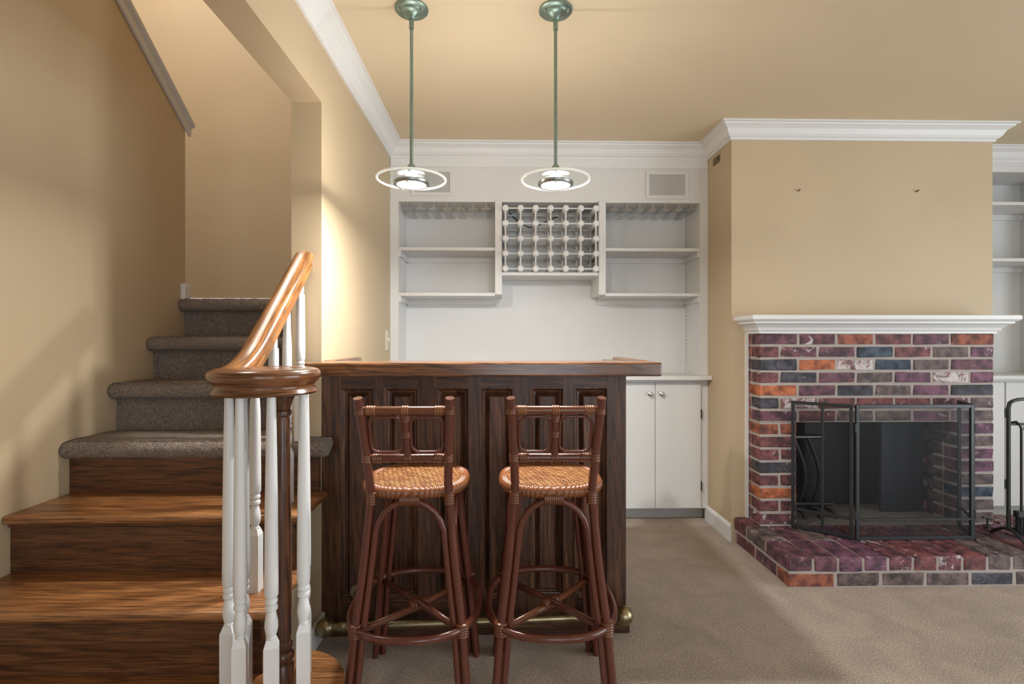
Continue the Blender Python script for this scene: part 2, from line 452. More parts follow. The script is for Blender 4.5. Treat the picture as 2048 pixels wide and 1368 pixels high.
# ------------------------------------------------------------------ staircase
st = thing('staircase', 'staircase with bare oak lower steps and brown carpeted upper steps', 'stairs', (-1.2, 1.448, 0))
XT = -.637      # overhanging right end of the open treads
# bullnose starting step: a straight board ending in a round scroll
def bull_outline(cx, cy, r, yb, yf):
    pts = [(XL+.001, yb), (cx-.06, yb)]
    a0 = math.radians(118); a1 = math.radians(-118)
    for i in range(25):
        a = a0 + (a1-a0)*i/24; pts.append((cx+r*math.cos(a), cy+r*math.sin(a)))
    pts += [(cx-.30, yf), (XL+.001, yf)]
    return pts
VC = (-.615, 1.375)
bm = newbm(); prism(bm, bull_outline(VC[0], VC[1], .162, YR[0]+.02, 1.235), 'z', 0, Z0-.024); mk('starting_riser', bm, M['riser'], st)
bm = newbm(); prism(bm, bull_outline(VC[0], VC[1], .19, YR[0]+.02, 1.205), 'z', Z0-.026, Z0)
es = [e for e in bm.edges if abs(e.verts[0].co.z-e.verts[1].co.z) < 1e-6]
bmesh.ops.bevel(bm, geom=es, offset=.009, segments=3, affect='EDGES', profile=.5)
mk('tread', bm, M['tread'], st, True, .6)
# bare oak steps
for i in (0, 1, 2):
    y = YR[i]; zb = TZ(i); zt = TZ(i+1)
    mk('riser', B(XL+.001, XP+.004, y, y+.02, zb-.004, zt-.024), M['riser'], st)
    if i < 2:
        bm = newbm(); box(bm, XL+.001, XT, y-.032, y+RUN+.006, zt-.026, zt)
        es = [e for e in bm.edges if all(abs(v.co.y-(y-.032)) < 1e-5 for v in e.verts) or all(abs(v.co.x-XT) < 1e-5 for v in e.verts)]
        bmesh.ops.bevel(bm, geom=es, offset=.0115, segments=4, affect='EDGES', profile=.5)
        mk('tread', bm, M['tread'], st, True, .6)
        # cove under the nosing
        mk('cove_moulding', B(XL+.001, XP+.01, y-.012, y+.002, zt-.042, zt-.025, .005), M['riser'], st)
# carpeted steps: tread, rounded nose and riser in one pile surface
def carpet_step(y, zt, x0, x1, riser, back, open_end=False):
    prof = []
    prof.append((back, zt))
    for j in range(5): prof.append((back+(y-.02-back)*(j+1)/5, zt + (.004 if j < 4 else .002)))
    r = .029
    for j in range(9):
        a = PI/2 + PI*j/8; prof.append((y-.018+r*math.cos(a)*.95, zt-r+r*math.sin(a)))
    prof.append((y+.004, zt-.060))
    if riser:
        for j in range(5): prof.append((y+.004, zt-.066-(riser-.066)*(j+1)/5))
    n = int((x1-x0)/.012); bm = newbm(); rng = random.Random(int(zt*1000)); rows = []
    for k in range(n+1):
        x = x0+(x1-x0)*k/n
        rows.append([bm.verts.new((x, p[0]+rng.uniform(-.0022, .0022)*(0 if i == 0 else 1), p[1]+rng.uniform(-.0022, .0022))) for i, p in enumerate(prof)])
    for a, b_ in zip(rows, rows[1:]):
        for i in range(len(prof)-1): bm.faces.new((a[i], a[i+1], b_[i+1], b_[i]))
    if open_end:
        hi = 15; cy_, cz_ = y-.0, zt-.03; last = rows[-1][:hi+1]
        for dx, k_ in ((.006, .88), (.011, .62), (.013, .30)):
            new = [bm.verts.new((x1+dx+rng.uniform(-.0015, .0015), (cy_+(v.co.y-cy_)*(k_ if v.co.y < cy_ else 1)), cz_+(v.co.z-cz_)*k_)) for v in rows[-1][:hi+1]]
            for i in range(hi): bm.faces.new((last[i], last[i+1], new[i+1], new[i]))
            last = new
        bm.faces.new(last)
    for r_ in ((rows[0],) if open_end else (rows[0], rows[-1])):
        cv = bm.verts.new((r_[0].co.x, y+.02, zt-.03)); hi = min(len(prof)-1, 15)
        for i in range(hi): bm.faces.new((r_[i], r_[i+1], cv))
    return bm
bm = carpet_step(YR[2], TZ(3), XL+.001, XT-.004, 0, YR[3]+.01, True)
for v in bm.verts:      # beside the partition the step stops at the wall end
    if v.co.x > XPL: v.co.y = min(v.co.y, YE-.001)
mk('carpeted_step', bm, M['stair_carpet'], st, True)
# the part of that step under the nose on the open side
for i in (3, 4):
    mk('carpeted_step', carpet_step(YR[i], TZ(i+1), XL+.001, XPL, .19, YR[i+1]+.01), M['stair_carpet'], st, True)
mk('carpeted_step', carpet_step(YR[5], TZ(6), XL+.001, XPL, .19, YB-.001), M['stair_carpet'], st, True)
bm = newbm(); box(bm, -2.699, XL-.0, 2.585, YB-.001, TZ(6)-.05, TZ(6)+.004)
for j in range(7): box(bm, -2.699, XL-.111, 2.60-RUN*(j+1), 2.64-RUN*j, TZ(6)+RISE*j-.05, TZ(6)+RISE*(j+1))
mk('upper_flight', bm, M['stair_carpet'], st)
# painted side wall under the open treads
bm = prism(newbm(), [(YR[0]+.012, 0), (YE, 0), (YE, TZ(2)-.026), (YE, TZ(3)-.07), (YR[2]+.01, TZ(3)-.07), (YR[2]+.01, TZ(2)-.026), (YR[1]+.012, TZ(2)-.026), (YR[1]+.012, TZ(1)-.026), (YR[0]+.012, TZ(1)-.026)], 'x', XP-.04, XP)
struct('wall_stair_side', bm, M['wall'])

# ------------------------------------------------------------------ stair railing
rl = thing('stair_railing', 'oak handrail with spiral volute on white turned balusters', 'railing', (VC[0], VC[1], Z0))
ZV = 1.0        # centre height of the volute
prof_h = [(-.024, -.030), (.024, -.030), (.026, -.020), (.022, -.012), (.024, -.004), (.033, .006), (.033, .018), (.026, .027), (.012, .031), (-.012, .031), (-.026, .027), (-.033, .018), (-.033, .006), (-.024, -.004), (-.022, -.012), (-.026, -.020)]
def railsweep(bm, pts, prof, sides=None):
    rings = []; m = len(pts)
    for i in range(m):
        t = (pts[min(i+1, m-1)]-pts[max(i-1, 0)]).normalized()
        s = Vector((t.y, -t.x, 0)).normalized(); up = s.cross(t).normalized()
        k = sides[i] if sides else 1
        rings.append([bm.verts.new(pts[i] + s*p[0]*k + up*p[1]) for p in prof])
    n = len(prof)
    for a, b_ in zip(rings, rings[1:]):
        for j in range(n): bm.faces.new((a[j], a[(j+1) % n], b_[(j+1) % n], b_[j]))
    bm.faces.new(rings[0][::-1]); bm.faces.new(rings[-1])
XRAIL = -.732
sl = .88
def railz(y):   # straight pitch with an easing into the level volute
    y0, e = 1.465, .10
    d = y-y0
    if d <= -e: return ZV
    if d >= e: return ZV + sl*d
    return ZV + sl*(d+e)**2/(4*e)
bm = newbm()
ys = [YE-.002 - (YE-.002-1.375)*i/40 for i in range(41)]
pts = [Vector((XRAIL, y, railz(y))) for y in ys]
railsweep(bm, pts, prof_h)
mk('handrail', bm, M['rail'], rl, True, .9)
VX, VY = XRAIL+.106, VC[1]
bm = newbm(); n = 96
side = [(.04, -.036), (.126, -.036), (.130, -.031), (.126, -.024), (.121, -.018), (.123, -.010), (.132, -.002), (.138, .008), (.138, .018), (.132, .026), (.122, .030)]
rr = [.122 - .122*k/26 for k in range(1, 26)]
def topz(r, th): # spiral groove winding in from the rim to the eye
    rg = .046 + .050*((th-PI*.9) % (2*PI))/(2*PI)
    z = .031 - .010*math.exp(-((r-rg)/.0065)**2)
    return z - (.003 if r < .03 else 0)*0
rings = [[bm.verts.new((VX+r*math.cos(2*PI*k/n), VY+r*math.sin(2*PI*k/n), ZV+z)) for k in range(n)] for r, z in side]
rings += [[bm.verts.new((VX+r*math.cos(2*PI*k/n), VY+r*math.sin(2*PI*k/n), ZV+topz(r, 2*PI*k/n))) for k in range(n)] for r in rr]
for a, b_ in zip(rings, rings[1:]):
    for k in range(n): bm.faces.new((a[k], a[(k+1) % n], b_[(k+1) % n], b_[k]))
bm.faces.new(rings[0]); bm.faces.new(rings[-1])
vol = mk('volute', bm, M['volute'], rl, True, 1.0)
def baluster_bm(h, blk=.17):
    bm = newbm(); s = .0165
    box(bm, -s, s, -s, s, 0, blk)
    # chamfered shoulder
    v0 = [bm.verts.new((x, y, blk)) for x, y in ((-s, -s), (s, -s), (s, s), (-s, s))]
    v1 = [bm.verts.new((x*.62, y*.62, blk+.020)) for x, y in ((-s, -s), (s, -s), (s, s), (-s, s))]
    for i in range(4): bm.faces.new((v0[i], v0[(i+1) % 4], v1[(i+1) % 4], v1[i]))
    bm.faces.new(v1)
    z = blk+.012
    pr = [(.010, 0), (.0125, .010), (.0105, .014), (.0135, .022), (.0160, .036), (.0155, .050), (.0125, .066), (.0105, .076), (.0150, .080), (.0150, .088), (.0115, .092), (.0150, .098), (.0150, .104), (.0125, .108), (.0165, .116), (.0165, .16)]
    pr = [(r, z+q) for r, q in pr] + [(.0150, z+.35), (.0125, h-.10), (.0105, h)]
    lathe(bm, pr, (0, 0, 0), 16)
    return bm
def add_bal(x, y, zb, zt, rot=0):
    bm = baluster_bm(zt-zb)
    bmesh.ops.rotate(bm, verts=bm.verts, cent=(0, 0, 0), matrix=Matrix.Rotation(rot, 3, 'Z'))
    bmesh.ops.translate(bm, verts=bm.verts, vec=(x, y, zb))
    mk('baluster', bm, M['bal'], rl, True, .5)
for x, y, r in [(-.714, 1.360, .0), (-.655, 1.300, .25), (-.575, 1.295, .3), (-.522, 1.365, .3), (-.556, 1.463, .4), (-.695, 1.397, .0)]:
    add_bal(x, y, Z0-.001, ZV-.028, r)
for y, i in [(1.54, 1), (1.665, 2), (1.768, 2), (1.885, 3)]:
    add_bal(XRAIL, y, TZ(i)-.003 + (.004 if i == 3 else 0), railz(y)-.034)
bm = newbm(); nz = ZV-.034-Z0
lathe(bm, [(0, 0), (.030, 0), (.030, .070), (.026, .076), (.030, .082), (.032, .092), (.030, .102), (.024, .108), (.028, .116), (.028, .126), (.022, .134), (.0245, .15), (.0245, .25), (.0195, nz-.075), (.018, nz-.066), (.024, nz-.060), (.024, nz-.050), (.020, nz-.046), (.023, nz-.034), (.029, nz-.018), (.032, nz-.012), (.032, nz+.006), (0, nz+.006)], (-.586, 1.385, Z0), 28)
mk('newel_post', bm, M['newel'], rl, True, .6)

# ------------------------------------------------------------------ bar counter
bar = thing('bar_counter', 'dark oak paneled bar counter with raised edge top and brass foot rail', 'bar', (-.1, 2.15, 0))
BX0, BX1, BY0, BY1 = XP+.002, .4746, YE, 2.36
BT = 1.029
cx = [-.5405, -.373, -.183, -.015, .175, .342]; hw = .061; pz0, pz1 = .135, .926
edges = [BX0] + [e for c in cx for e in (c-hw, c+hw)] + [BX1]
for i in range(0, len(edges), 2):
    mk('stile', B(edges[i], edges[i+1], BY0, BY0+.028, .03, BT-.048), M['bar_v'], bar)
for i in range(6):
    a, b_ = cx[i]-hw, cx[i]+hw
    mk('rail', B(a, b_, BY0+.0005, BY0+.028, pz1, BT-.048), M['bar_h'], bar)
    mk('rail', B(a, b_, BY0+.0005, BY0+.028, .03, pz0), M['bar_h'], bar)
def raised_panel(hw, z0, z1):
    bm = newbm(); lv = [(-.004, -.004), (.002, -.004), (.005, .001), (.009, .007), (.014, .009), (.015, .016), (.019, .018), (.031, .006), (.033, .003)]
    rings = []
    for ins, d in lv:
        rings.append([bm.verts.new(p) for p in ((-hw+ins, d, z0+ins), (hw-ins, d, z0+ins), (hw-ins, d, z1-ins), (-hw+ins, d, z1-ins))])
    for a, b_ in zip(rings, rings[1:]):
        for i in range(4): bm.faces.new((a[i], a[(i+1) % 4], b_[(i+1) % 4], b_[i]))
    bm.faces.new(rings[-1]); return bm
pm = mk('panel', raised_panel(hw, pz0, pz1), M['bar_v'], bar, local=True)
pm.location = Vector((cx[0], BY0, 0)) - wl(bar)
for c in cx[1:]: inst('panel', pm.data, None, bar, (c, BY0, 0))
bm = newbm(); box(bm, BX0, BX1, BY0+.024, BY0+.04, .0, BT-.048); mk('backing', bm, M['bar_v'], bar)
mk('end_panel', B(BX1-.02, BX1, BY0+.028, BY1, .0, BT-.048), M['bar_v'], bar)
mk('end_panel', B(BX0, BX0+.02, BY0+.028, BY1, .0, BT-.048), M['bar_v'], bar)
bm = newbm(); box(bm, BX0, BX1+.012, BY0-.014, BY0+.002, 0, .055, .004); mk('plinth', bm, M['bar_h'], bar)
# ledge along the front with rails returning along both ends, work surface lower behind
bm = newbm(); box(bm, XP+.002, .5587, 1.76, 1.95, BT-.048, BT, .006, 2); mk('bar_top', bm, M['bar_top'], bar)
mk('end_rail', B(.520, .5585, 1.94, 2.38, BT-.048, BT+.002, .006, 2), M['bar_top_y'], bar)
mk('end_rail', B(XP+.002, XP+.036, 1.94, 2.36, BT-.048, BT+.002, .006, 2), M['bar_top_y'], bar)
mk('end_ledge', B(BX1-.005, .522, 1.94, 2.37, BT-.048, BT-.010), M['bar_top_y'], bar)
mk('work_surface', B(BX0+.02, BX1-.02, BY0+.03, BY1+.02, .885, .915), M['bar_top'], bar)
mk('inner_shelf', B(BX0+.02, BX1-.02, BY0+.03, BY1-.02, .45, .47), M['bar_v'], bar)
# brass foot rail
fl, fr = Vector((-.600, 1.845, .080)), Vector((.423, 1.862, .100))
bm = tube(newbm(), [fl, fr], .0165, 16); ft = mk('foot_rail', bm, M['brass'], bar, True, .6)
dirv = (fr-fl).normalized()
for p, s in ((fl, -1), (fr, 1)):
    bm = newbm(); c = p + dirv*s*.026
    pr = [(.034*math.sin(PI*i/14), -.034*math.cos(PI*i/14)) for i in range(15)]
    lathe(bm, pr, c, 20); mk('ball_finial', bm, M['brass'], ft, True)
    bm = newbm(); ridged(bm, p-dirv*s*.075, p-dirv*s*.020, .0215, 2, 16, .14); mk('collar', bm, M['brass'], ft, True, .8)
for f in (.06, .93):
    p = fl.lerp(fr, f)
    bm = newbm(); tube(bm, arc(9, lambda t: (p.x, p.y + (BY0+.004-p.y)*t, p.z + .085*math.sin(t*PI/2))), .009, 10)
    br = mk('bracket', bm, M['brass'], ft, True, .6)
    bm = newbm(); tube(bm, [(p.x, BY0-.008, p.z+.085), (p.x, BY0+.002, p.z+.085)], .026, 18); mk('bracket_plate', bm, M['brass'], br, True, .6)
    bm = newbm(); tube(bm, [(p.x, p.y, .0), (p.x, p.y, p.z)], .007, 10); mk('support', bm, M['brass'], ft, True, .6)

# ------------------------------------------------------------------ bar stools
def make_stool(label):
    t = thing('bar_stool', label, 'bar stool', (0, 0, 0), 'rattan bar stools at the bar')
    def legp(sx, sy, z):   # centre line of a leg: flared foot to seat
        ks = [(0, .176, .188), (.28, .152, .162), (.46, .130, .150), (.66, .112, .140)]
        for (z0, x0, y0), (z1, x1, y1) in zip(ks, ks[1:]):
            if z <= z1 or z1 == .66:
                f = (z-z0)/(z1-z0); return Vector((sx*(x0+(x1-x0)*f), sy*(y0+(y1-y0)*f), z))
    for sx in (-1, 1):
        for sy in (-1, 1):
            zs = [0, .1, .2, .28, .37, .46, .56, .66]
            pts = [legp(sx, sy, z) for z in zs]
            if sy < 0: pts += [Vector((sx*.1115, -.160, .70)), Vector((sx*.115, -.182, .78)), Vector((sx*.1195, -.208, .86)), Vector((sx*.1245, -.236, .948))]
            mk('back_leg' if sy < 0 else 'leg', tube(newbm(), pts, .0125, 12), M['rattan'], t, True, .8)
            p = legp(sx, sy, .28)
            mk('binding', ridged(newbm(), p+Vector((0, 0, -.022)), p+Vector((0, 0, .018)), .021, 5), M['rattan_light'], t, True)
            p = legp(sx, sy, .655)
            mk('binding', ridged(newbm(), p+Vector((0, 0, -.026)), p+Vector((0, 0, .012)), .0165, 5), M['rattan_light'], t, True)
    # inverted-U hoops between neighbouring legs
    def hoop(a, b_):
        pts = []
        d = (Vector((b_[0], b_[1], 0))-Vector((a[0], a[1], 0))).normalized()
        zt = .52
        for z in (0, .14, .28, .40, zt):
            q = legp(a[0], a[1], z); pts.append(q + d*.0225)
        pa = pts[-1].copy(); q = legp(b_[0], b_[1], zt); pb = q - d*.0225
        mid = (pa+pb)/2; hv = (pa-pb)/2
        for i in range(1, 12):
            an = PI*i/12; pts.append(mid + hv*math.cos(an) + Vector((0, 0, .122*math.sin(an)**.9)))
        for z in (zt, .40, .28, .14, 0):
            q = legp(b_[0], b_[1], z); pts.append(q - d*.0225)
        return tube(newbm(), pts, .0098, 10)
    cs = [(-1, -1), (1, -1), (1, 1), (-1, 1)]
    for i in range(4):
        a, b_ = cs[i], cs[(i+1) % 4]
        mk('hoop', hoop(a, b_), M['rattan'], t, True, .8)
        mid = (legp(*a, .52)+legp(*b_, .52))/2; d = Vector((b_[0]-a[0], b_[1]-a[1], 0)).normalized()
        mid.z = .646
        mk('binding', ridged(newbm(), mid-d*.028, mid+d*.028, .020, 9), M['rattan_light'], t, True)
    # foot ring and crossed stretchers
    sgn = lambda v, e: math.copysign(abs(v)**e, v)
    pts = [Vector((.195*sgn(math.cos(2*PI*i/48), .8), .220*sgn(math.sin(2*PI*i/48), .8), .28)) for i in range(48)]
    mk('foot_ring', tube(newbm(), pts, .0118, 10, True), M['rattan'], t, True)
    mk('stretcher', tube(newbm(), [(-.150, -.160, .272), (0, 0, .262), (.150, .160, .272)], .0105, 10), M['rattan_light'], t, True)
    mk('stretcher', tube(newbm(), [(.150, -.160, .272), (0, 0, .278), (-.150, .160, .272)], .0105, 10), M['rattan'], t, True)
    mk('binding', ridged(newbm(), (-.022, -.018, .270), (.022, .018, .270), .0175, 5), M['rattan_light'], t, True)
    # seat: crowned woven top in a wrapped rim
    def se(an, r):
        c_, s_ = math.cos(an), math.sin(an); e = 2/2.7
        return (r*math.copysign(abs(c_)**e, c_), r*math.copysign(abs(s_)**e, s_))
    bm = newbm(); n = 56; rings = []
    for f in (1, .9, .75, .55, .35, .15):
        rings.append([bm.verts.new((*se(2*PI*i/n, .145*f), .679+.006*(1-f*f))) for i in range(n)])
    for a, b_ in zip(rings, rings[1:]):
        for i in range(n): bm.faces.new((a[i], a[(i+1) % n], b_[(i+1) % n], b_[i]))
    bm.faces.new(rings[-1])
    low = [bm.verts.new((v.co.x, v.co.y, .650)) for v in rings[0]]
    for i in range(n): bm.faces.new((rings[0][i], low[i], low[(i+1) % n], rings[0][(i+1) % n]))
    bm.faces.new(low)
    seat = mk('seat', bm, M['weave'], t, True, .8)
    NW = 72; m_ = NW*4
    pts = [Vector((*se(2*PI*i/m_, .144), .664)) for i in range(m_)]
    rad = [.0195*(.78+.22*abs(math.sin(PI*i/4))) for i in range(m_)]
    mk('seat_rim', tube(newbm(), pts, rad, 10, True), M['rim'], seat, True)
    # backrest
    def post(sx, z):
        f = (z-.70)/.248; return Vector((sx*(.1115+.013*f), -.160-.076*f, z))
    for z, nm in ((.912, 'back_rail'), (.772, 'back_rail')):
        a, b_ = post(-1, z), post(1, z); off = Vector((0, .006, 0))
        mk(nm, tube(newbm(), [a+off, b_+off], .0118, 12), M['rattan_light'] if z > .9 else M['rattan'], t, True, .8)
        d = Vector((1, 0, 0))
        for s, p in ((1, a), (-1, b_)):
            mk('binding', ridged(newbm(), p+off+d*s*.016, p+off+d*s*.042, .0140, 4), M['cane'] if z > .9 else M['rattan_light'], t, True)
            mk('binding', ridged(newbm(), p+Vector((0, 0, -.012)), p+Vector((0, 0, .012)), .0148, 3), M['rattan_light'], t, True)
    lo, hi = (post(-1, .772)+post(1, .772))/2, (post(-1, .912)+post(1, .912))/2
    off = Vector((0, .006, 0)); ax = (hi-lo).normalized()
    mk('splat', tube(newbm(), [lo+off-ax*.010, hi+off], .0102, 12), M['rattan'], t, True, .8)
    mc = (lo+hi)/2+off
    mk('binding', ridged(newbm(), mc-ax*.008, mc+ax*.012, .0128, 3), M['rattan_light'], t, True)
    mk('binding', ridged(newbm(), hi+off-ax*.034, hi+off-ax*.012, .0128, 4), M['rattan_light'], t, True)
    mk('binding', ridged(newbm(), hi+off+Vector((-.010, 0, 0)), hi+off+Vector((.010, 0, 0)), .0142, 3), M['cane'], t, True)
    mk('binding', ridged(newbm(), lo+off-Vector((.010, 0, 0)), lo+off+Vector((.010, 0, 0)), .0138, 3), M['rattan_light'], t, True)
    for s in (-1, 1):
        pts = []; cxx = s*.0565; hx, hz, r = .0445, .0585, .024
        for ccx, ccz, a0 in ((hx-r, hz-r, 0), (-hx+r, hz-r, 90), (-hx+r, -hz+r, 180), (hx-r, -hz+r, 270)):
            for i in range(6):
                an = math.radians(a0+90*i/5); x = ccx+r*math.cos(an); z = ccz+r*math.sin(an)
                pts.append(lo.lerp(hi, .5+z/.158) + Vector((cxx+x, .004, 0)))
        mk('back_loop', tube(newbm(), pts, .0045, 8, True), M['rattan'], t, True)
    return t
s1 = make_stool('rattan bar stool with woven seat standing nearer the stair balusters')
s2 = copy_tree(s1); s2['label'] = 'rattan bar stool with woven seat standing nearer the brick fireplace'
s1.location = (-.263, 1.63, 0); s2.location = (.155, 1.63, 0)
s2.rotation_euler = (0, 0, math.radians(-1))

# ------------------------------------------------------------------ pendant lamps
def make_pendant(label):
    t = thing('pendant_lamp', label, 'pendant lamp', (0, 0, 0), 'glass disc pendant lamps above the bar')
    zc = ZC; zd = 1.685
    can = mk('canopy', lathe(newbm(), [(0, zc+.001), (.060, zc+.001), (.060, zc-.006), (.056, zc-.010), (.044, zc-.013), (.040, zc-.018), (.030, zc-.020), (.026, zc-.024), (.016, zc-.030), (.011, zc-.040), (0, zc-.040)], (0, 0, 0), 36), M['pend'], t, True, .6)
    for a in (math.radians(-30), math.radians(210)):
        mk('canopy_screw', lathe(newbm(), [(0, 0), (.004, .0), (.004, .010), (0, .010)], (.047*math.cos(a), .047*math.sin(a), zc-.021), 10), M['knob'], can, True, .6)
    mk('rod', tube(newbm(), [(0, 0, zc-.035), (0, 0, zc-.075)], .0085, 12), M['pend'], t, True, .6)
    mk('rod', tube(newbm(), [(0, 0, zc-.07), (0, 0, zd+.04)], .0062, 12), M['pend'], t, True, .6)
    mk('socket', lathe(newbm(), [(0, zd+.055), (.008, zd+.055), (.015, zd+.046), (.017, zd+.036), (.017, zd+.014), (0, zd+.014)], (0, 0, 0), 24), M['pend'], t, True, .6)
    bm = lathe(newbm(), [(.024, zd+.006), (.119, zd+.006), (.122, zd+.003), (.122, zd-.003), (.119, zd-.006), (.024, zd-.006)], (0, 0, 0), 64)
    # remove caps to leave a ring
    for f in [f for f in bm.faces if len(f.verts) > 8]: bm.faces.remove(f)
    a = sorted(bm.verts, key=lambda v: v.co.xy.length)[:128]
    up = [v for v in a if v.co.z > zd]; dn = [v for v in a if v.co.z < zd]
    key = lambda v: math.atan2(v.co.y, v.co.x)
    up.sort(key=key); dn.sort(key=key)
    for i in range(64): bm.faces.new((up[i], up[(i+1) % 64], dn[(i+1) % 64], dn[i]))
    d = mk('glass_disc', bm, M['glass'], t, True, .6)
    mk('frosted_rim', tube(newbm(), [(.1225*math.cos(2*PI*i/72), .1225*math.sin(2*PI*i/72), zd) for i in range(72)], .0040, 8, True), M['glass_edge'], d, True)
    mk('bulb', lathe(newbm(), [(0, zd+.016), (.012, zd+.016), (.0185, zd+.010), (.021, zd-.004), (.021, zd-.008), (0, zd-.008)], (0, 0, 0), 24), M['bulb'], t, True, .6)
    pr = [(.050, zd-.0065), (.060, zd-.0065), (.064, zd-.009), (.0635, zd-.018), (.0615, zd-.021), (.052, zd-.021), (.050, zd-.009)]
    bm = newbm(); n = 48
    rg = [[bm.verts.new((r*math.cos(2*PI*k/n), r*math.sin(2*PI*k/n), z)) for k in range(n)] for r, z in pr]
    for i in range(len(pr)):
        a, b_ = rg[i], rg[(i+1) % len(pr)]
        for k in range(n): bm.faces.new((a[k], a[(k+1) % n], b_[(k+1) % n], b_[k]))
    ring = mk('lamp_ring', bm, M['ring'], t, True, .6)
    for a in (math.radians(-95), math.radians(25), math.radians(145)):
        mk('ring_screw', lathe(newbm(), [(0, -.006), (.004, -.004), (.005, 0), (.004, .004), (0, .006)], (.056*math.cos(a), .056*math.sin(a), zd-.021), 10), M['knob'], ring, True)
        mk('ring_arm', tube(newbm(), [(.016*math.cos(a), .016*math.sin(a), zd-.010), (.054*math.cos(a), .054*math.sin(a), zd-.011)], .0028, 8), M['ring'], ring, True)
    mk('lens', lathe(newbm(), [(0, zd-.0195), (.0525, zd-.0195), (.0525, zd-.014), (0, zd-.014)], (0, 0, 0), 36), M['lens'], t, True, .6)
    return t
p1 = make_pendant('lit glass disc pendant lamp hanging nearer the stairs')
p2 = copy_tree(p1); p2['label'] = 'lit glass disc pendant lamp hanging nearer the chimney'
PL = [(-.322, 1.85, 0), (.197, 1.845, 0)]
p1.location = PL[0]; p2.location = PL[1]
for i, q in enumerate(PL):
    l = bpy.data.lights.new('pendant_light', 'AREA'); l.shape = 'DISK'; l.size = .055; l.energy = 17; l.color = (1, .985, .945)
    o = bpy.data.objects.new('pendant_light', l); C.objects.link(o); o.location = (q[0], q[1], 1.655)

# ------------------------------------------------------------------ fitted shelving behind the bar
ZCT = .896      # counter height
YBK = 3.38      # back panel
sh = thing('shelf_unit', 'white fitted wall shelving behind the bar with two speaker panels', 'shelving', (.3, 3.3, ZCT))
mk('back_panel', B(XP+.001, XC0-.001, YBK, YB, ZCT, ZC-.004), M['cab'], sh)
mk('stile', B(XP+.001, -.622, YCAB, YBK, ZCT-.001, 2.22), M['cab'], sh)
mk('stile', B(1.222, XC0-.001, YCAB, YBK, ZCT-.001, 2.22), M['cab'], sh)
mk('soffit_panel', B(-.622, 1.222, YCAB+.001, YBK, 1.953, 2.22), M['cab'], sh)
mk('frieze', B(XP+.002, XC0-.002, YCAB-.006, YCAB+.01, 2.163, ZC-.004, .002), M['white'], sh)
for x0, x1 in ((-.0365, .006), (.596, .639)):
    mk('divider', B(x0, x1, YCAB-.012, YBK+.001, 1.388, 1.962, .002), M['cab'], sh)
for x0, x1 in ((-.622, -.0365), (.639, 1.222)):
    for z in (1.676, 1.400):
        s = mk('shelf', B(x0-.001, x1+.001, YCAB-.002, YBK+.001, z-.020, z, .0015), M['cab'], sh)
        mk('cleat', B(x0, x1, YBK-.016, YBK+.001, z-.055, z-.0205), M['cab'], s)
    s2_ = -1 if x0 < 0 else 1
for x, s_ in ((1.222, -1), (-.622, 1)):
    for z in (1.676, 1.400):
        a, b_ = sorted((x, x+s_*.014)); mk('cleat', B(a, b_, YCAB+.004, YBK, z-.055, z-.0205), M['cab'], sh)
    if x < 0: continue
    bm = newbm()
    for j in range(42):
        z = .98+.0224*j
        if not any(abs(z-zz+.03) < .035 for zz in (1.676, 1.400)):
            box(bm, x-.0012, x+.001, YBK-.033, YBK-.027, z-.003, z+.003)
    o = mk('peg_holes', bm, M['dark'], sh); o['kind'] = 'stuff'
for x0, x1, z0, z1 in ((-.546, -.289, 1.987, 2.154), (.886, 1.151, 1.977, 2.148)):
    bm = newbm(); y = YCAB-.007; t_ = .022
    box(bm, x0, x1, y, YCAB+.002, z0, z0+t_, .002); box(bm, x0, x1, y, YCAB+.002, z1-t_, z1, .002)
    box(bm, x0, x0+t_, y, YCAB+.002, z0+t_, z1-t_, .002); box(bm, x1-t_, x1, y, YCAB+.002, z0+t_, z1-t_, .002)
    fr_ = mk('speaker_frame', bm, M['cab'], sh)
    mk('speaker_cloth', B(x0+t_-.001, x1-t_+.001, YCAB-.003, YCAB+.002, z0+t_-.001, z1-t_+.001), M['cab_grey'], fr_)
# stemware racks of clear acrylic hanging under the soffit
for x0, x1, lab in ((-.60, -.06, 'clear stemware hanging rack in the shelf bay nearer the stairs'), (.665, 1.20, 'clear stemware hanging rack in the shelf bay nearer the chimney')):
    t = thing('stemware_rack', lab, 'glass rack', ((x0+x1)/2, 3.25, 1.953), 'stemware racks under the soffit')
    n = 7
    for i in range(n):
        x = x0+.03+(x1-x0-.06)*i/(n-1)
        bm = newbm()
        prism(bm, [(x-.006, 1.9535), (x-.006, 1.922), (x-.026, 1.918), (x-.028, 1.910), (x, 1.906), (x+.028, 1.910), (x+.026, 1.918), (x+.006, 1.922), (x+.006, 1.9535)], 'y', YCAB+.012, YBK-.004)
        mk('rack_rail', bm, M['acrylic'], t)
